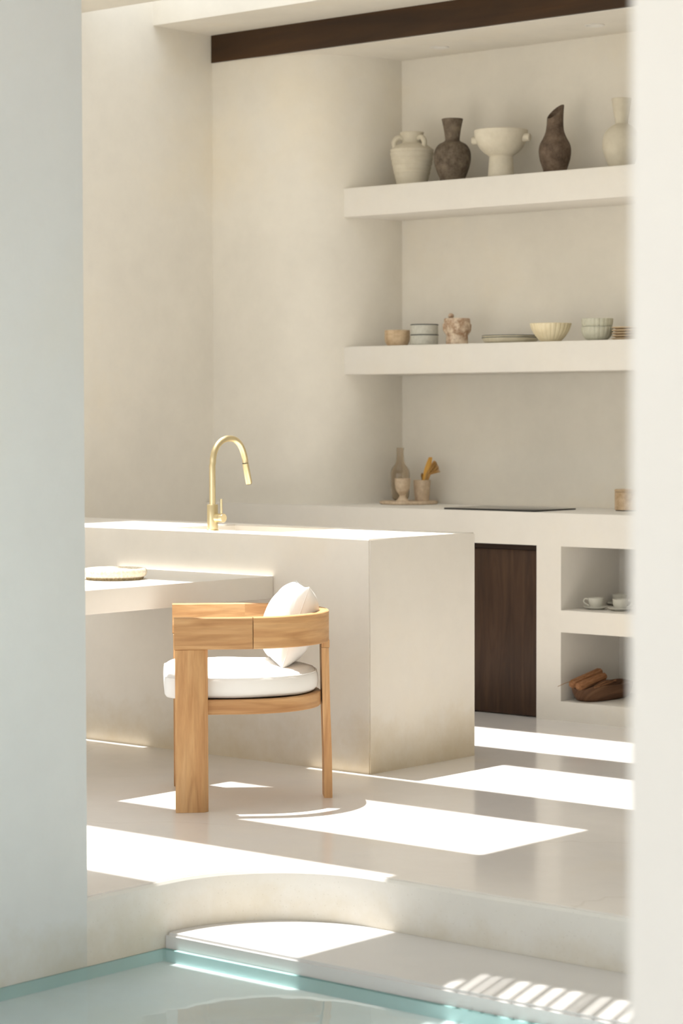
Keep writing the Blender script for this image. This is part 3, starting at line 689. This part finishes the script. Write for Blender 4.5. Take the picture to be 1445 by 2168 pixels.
rw = catmull([(14, 1061), (13.5, 1059), (9, 1054), (6.8, 1049), (9, 1044.5), (13.5, 1038), (15.8, 1028), (16.8, 1013)], 6)
pf = [(0, 0)] + [(r * s_, (1061 - y) * s_) for r, y in rw]
lathe('body', hollow(pf, .005), M_trav, t, 40)
pt = at_z(893, 1060.6, ZB) + FWD * .02
t = thing('stone_tumbler', 'tapered travertine tumbler holding brushes', 'tumbler', (pt.x, pt.y, ZB)); s_ = scale_at(pt)
pf = [(0, 0), (14 * s_, 0), (15 * s_, .003), (16.6 * s_, 20 * s_), (18.2 * s_, 43.6 * s_)]
lathe('body', hollow(pf, .005), M_trav, t, 40)
TB = Vector((pt.x, pt.y, ZB))
def loc_px(px, py): # a point over the tumbler, in its own depth plane
    d = ray(px, py); q = d * ((TB - Vector((0, 0, H))).dot(FWD) / d.dot(FWD)) + Vector((0, 0, H)); return q
M_gold = wood('golden_wood', srgb(196, 140, 56), srgb(222, 170, 78), srgb(236, 190, 102), 3, .6)
M_brown = wood('brown_twig', srgb(120, 84, 40), srgb(158, 114, 58), srgb(186, 140, 80), 3, .7)
M_reedy = wood('pale_twig', srgb(160, 118, 62), srgb(194, 150, 88), srgb(214, 176, 116), 3, .8)
base_in = TB + Vector((0, 0, .012))
# flat golden paddle brush
t = thing('wooden_brush', 'flat golden wooden brush standing in the tumbler', 'brush', base_in)
a, b = loc_px(897, 1018) - base_in, loc_px(911, 968) - base_in
tube('handle', [(0, 0, 0), a * .6, a], [.004, .005, .006], M_gold, t, 10, uv=lambda c: (c.z, c.x))
V = []; Fc = []; dirv = (b - a); sv = RIGHT.copy()
for i in range(9):
    k = i / 8; wdt = (.006 + .0085 * math.sin(PI * min(1, k * .8 + .1))) ; c = a + dirv * k
    for q in ((-1, -.3), (1, -.3), (1, .3), (-1, .3)): V.append(c + sv * q[0] * wdt + FWD * q[1] * .012)
for i in range(8):
    for k in range(4): Fc.append((i * 4 + k, i * 4 + (k + 1) % 4, (i + 1) * 4 + (k + 1) % 4, (i + 1) * 4 + k))
Fc += [(0, 1, 2, 3), (32, 33, 34, 35)]
obj('head', V, Fc, M_gold, t, uv=lambda c: (c.z, c.x))
t = thing('twig_brush', 'bundle of brown twigs fanning out of the tumbler', 'brush', base_in)
for k in range(16):
    e = loc_px(913 + k * 1.15 + random.uniform(-1, 1), 986 - 13 * math.sin(PI * k / 13) + k * .4) - base_in + FWD * random.uniform(-.02, .02)
    m = loc_px(902 + k * .5, 1004) - base_in + FWD * random.uniform(-.01, .01)
    tube('twig', [(0.004, 0, 0), (m * .5), m, e], [.002, .0025, .0038, .0030], M_reedy, t, 6, uv=lambda c: (c.z, c.x))
t = thing('wooden_spoon', 'tiny wooden spoon leaning on the tumbler rim', 'spoon', base_in)
e = loc_px(893, 1010) - base_in
tube('handle', [(0, 0, 0), e * .55, e], [.0025, .003, .003], M_brown, t, 8, uv=lambda c: (c.z, c.x))
ic = bmesh.new(); bmesh.ops.create_icosphere(ic, subdivisions=2, radius=1)
for v in ic.verts: v.co = e + (RIGHT * v.co.x * .0065 + FWD * v.co.y * .004 + UP * v.co.z * .014) + UP * .006
from_bm('bowl', ic, M_brown, t, uv=lambda c: (c.z, c.x))
# hob
h0, h1 = at_z(947, 1074.5, ZCN), at_z(1125, 1081, ZCN)
t = thing('induction_hob', 'black glass induction hob set on the counter', 'hob', (-6.545, 8.85, ZCN))
box('glass', -.262, .262, -.16, .16, .0005, .0075, M_black, t, .001)
box('frame', -.258, .258, -.156, .156, 0, .003, plain('hob_edge', srgb(120, 122, 124), .3, 1.0), t)
# canister
pc = at_z(1318, 1082, ZCN)
t = thing('marble_canister', 'lidded beige marble canister at the counter end', 'canister', (pc.x, pc.y + .04, ZCN)); s_ = scale_at(pc)
lathe('body', [(0, .004), (27 * s_, .004), (28 * s_, .006), (28 * s_, .085), (27 * s_, .087), (0, .087)], M_marble, t, 48)
lathe('foot', [(0, 0), (26 * s_, 0), (26 * s_, .0045), (0, .0045)], M_rim, t, 48)
lathe('lid', [(0, .087), (28.2 * s_, .088), (28.6 * s_, .096), (27 * s_, .099), (0, .100)], M_marble, t, 48)

# ------------------------------------------------------------------ niche things
M_china = clay('white_china', srgb(226, 224, 212), srgb(236, 234, 224), 12, .35, .0, .5)
ZN1 = .497
def cup_set(px, py, dY, hang, label_c, label_s):
    p = at_z(px, py, ZN1); p.y += .05 + dY; p.x -= .0
    s_ = scale_at(p)
    sa = tag(lathe('saucer', [(0, 0), (.030, 0), (.034, .003), (.052, .010), (.056, .013), (.055, .0145), (.036, .007), (.026, .0045), (0, .0045)], M_china, None, 48), label_s, 'saucer', 'white saucers'); sa.location = (p.x, p.y, ZN1)
    c = thing('tea_cup', label_c, 'cup', (p.x, p.y, ZN1 + .0046), hang, 'white tea cups')
    pf = [(0, 0), (.018, 0), (.019, .003)] + catmull([(.020, .004), (.027, .012), (.032, .024), (.0345, .038), (.0355, .047)], 4)
    lathe('body', hollow(pf, .0025), M_china, c, 40)
    tube('handle', catmull([(.0335, 0, .040), (.046, 0, .043), (.053, 0, .034), (.048, 0, .022), (.030, 0, .014)], 5), .0032, M_china, c, 10)
cup_set(1247, 1291.5, 0.0, TH + PI - .1, 'white tea cup with its handle toward the niche wall', 'white saucer under the cup beside the niche wall')
cup_set(1299, 1294.5, 0.0, TH - .35, 'white tea cup in front, its handle away from the niche wall', 'white saucer under the front tea cup')
cup_set(1287, 1284.5, 0.04, TH + PI / 2, 'white tea cup standing behind the other two', 'white saucer under the rearmost tea cup')
# carved trough with bundles
ZN2 = .088
M_trough = wood('carved_brown_wood', srgb(90, 64, 48), srgb(116, 84, 62), srgb(138, 104, 78), 1.5, .7)
tc_ = Vector((-6.020, 8.846, ZN2))
t = thing('wooden_trough', 'long carved brown wooden trough in the lower niche', 'bowl', tc_, math.radians(88))
def sup(a, A, B_, n=2.7):
    c, s2 = math.cos(a), math.sin(a); return (A * math.copysign(abs(c) ** (2 / n), c), B_ * math.copysign(abs(s2) ** (2 / n), s2))
V = []; Fc = []; SG = 56
lev = [(.74, .70, 0), (.84, .84, .008), (.93, .94, .035), (1.0, 1.0, .078), (.99, .985, .083), (.93, .87, .082), (.87, .80, .05), (.78, .66, .018)]
for (ka, kb, z) in lev:
    for k in range(SG):
        a = 2 * PI * k / SG; x_, y_ = sup(a, .19 * ka, .082 * kb); dz = -.012 * max(0, math.cos(a + PI)) ** 6 * (z / .08) if z > .05 else 0
        V.append((x_, y_, (z + dz + (.003 * math.sin(5 * a) if z > .07 else 0)) * .86))
for r in range(len(lev) - 1):
    for k in range(SG): Fc.append((r * SG + k, r * SG + (k + 1) % SG, (r + 1) * SG + (k + 1) % SG, (r + 1) * SG + k))
Fc += [tuple(range(SG)), tuple((len(lev) - 1) * SG + k for k in range(SG))]
obj('body', V, Fc, M_trough, t, uv=lambda c: (c.x, c.y + c.z), angle=50)
M_bark = wood('bark_bundle', srgb(140, 96, 64), srgb(168, 120, 84), srgb(188, 142, 104), 3, .85)
def in_niche(px, py, X): d = ray(px, py); return d * (X / d.x) + Vector((0, 0, H))
def bundle(a, b, r, lab):
    t = thing('bark_roll', lab, 'bark roll', a, 0, 'brown bark rolls'); d = b - a
    tube('roll', [(0, 0, 0), d * .03, d * .12, d * .5, d * .9, d * .98, d], [r * .55, r * .85, r, r * 1.02, r, r * .85, r * .5], M_bark, t, 18, uv=lambda c: (c.y, c.x * 2 + c.z * 2))
    n = d.normalized(); u = n.orthogonal().normalized(); v = n.cross(u)
    for k in range(9):
        q = 2 * PI * k / 9 + .3; o = (u * math.cos(q) + v * math.sin(q)) * r * .93
        tube('strand', [o + d * .06, o + d * .5, o + d * .95], r * .2, M_bark, t, 6, uv=lambda c: (c.y, c.x * 2 + c.z * 2))
bundle(in_niche(1207, 1450, -6.035), in_niche(1271, 1421, -6.035), .017, 'fibrous brown bark roll lying higher in the trough')
bundle(in_niche(1221, 1455, -6.0), in_niche(1280, 1431, -6.0), .017, 'fibrous brown bark roll lying lower in the trough')
# whisk with dark looped strands
t = thing('twig_whisk', 'dark looped twig whisk lying on the trough rim', 'whisk', in_niche(1262, 1456, -5.955))
o0 = Vector(t.location)
for k in range(4):
    a = in_niche(1258, 1456 - k, -5.955) - o0; m = in_niche(1282, 1448 - 2.6 * k, -5.955) - o0; e = in_niche(1303, 1440 + 1.5 * k, -5.955) - o0
    tube('strand', catmull([tuple(a), tuple(m), tuple(e)], 5), .0028, M_trough if k % 2 else M_bark, t, 8, uv=lambda c: (c.y, c.x))
a = in_niche(1180, 1453.5, -6.06); b = in_niche(1212, 1441, -6.03)
t = tag(tube('thin_twig', [a * 0, (b - a) * .5 + Vector((0, 0, .002)), b - a], .0013, M_brown, None, 6, uv=lambda c: (c.y, c.x)), 'thin dry twig poking out of the trough', 'twig'); t.location = a
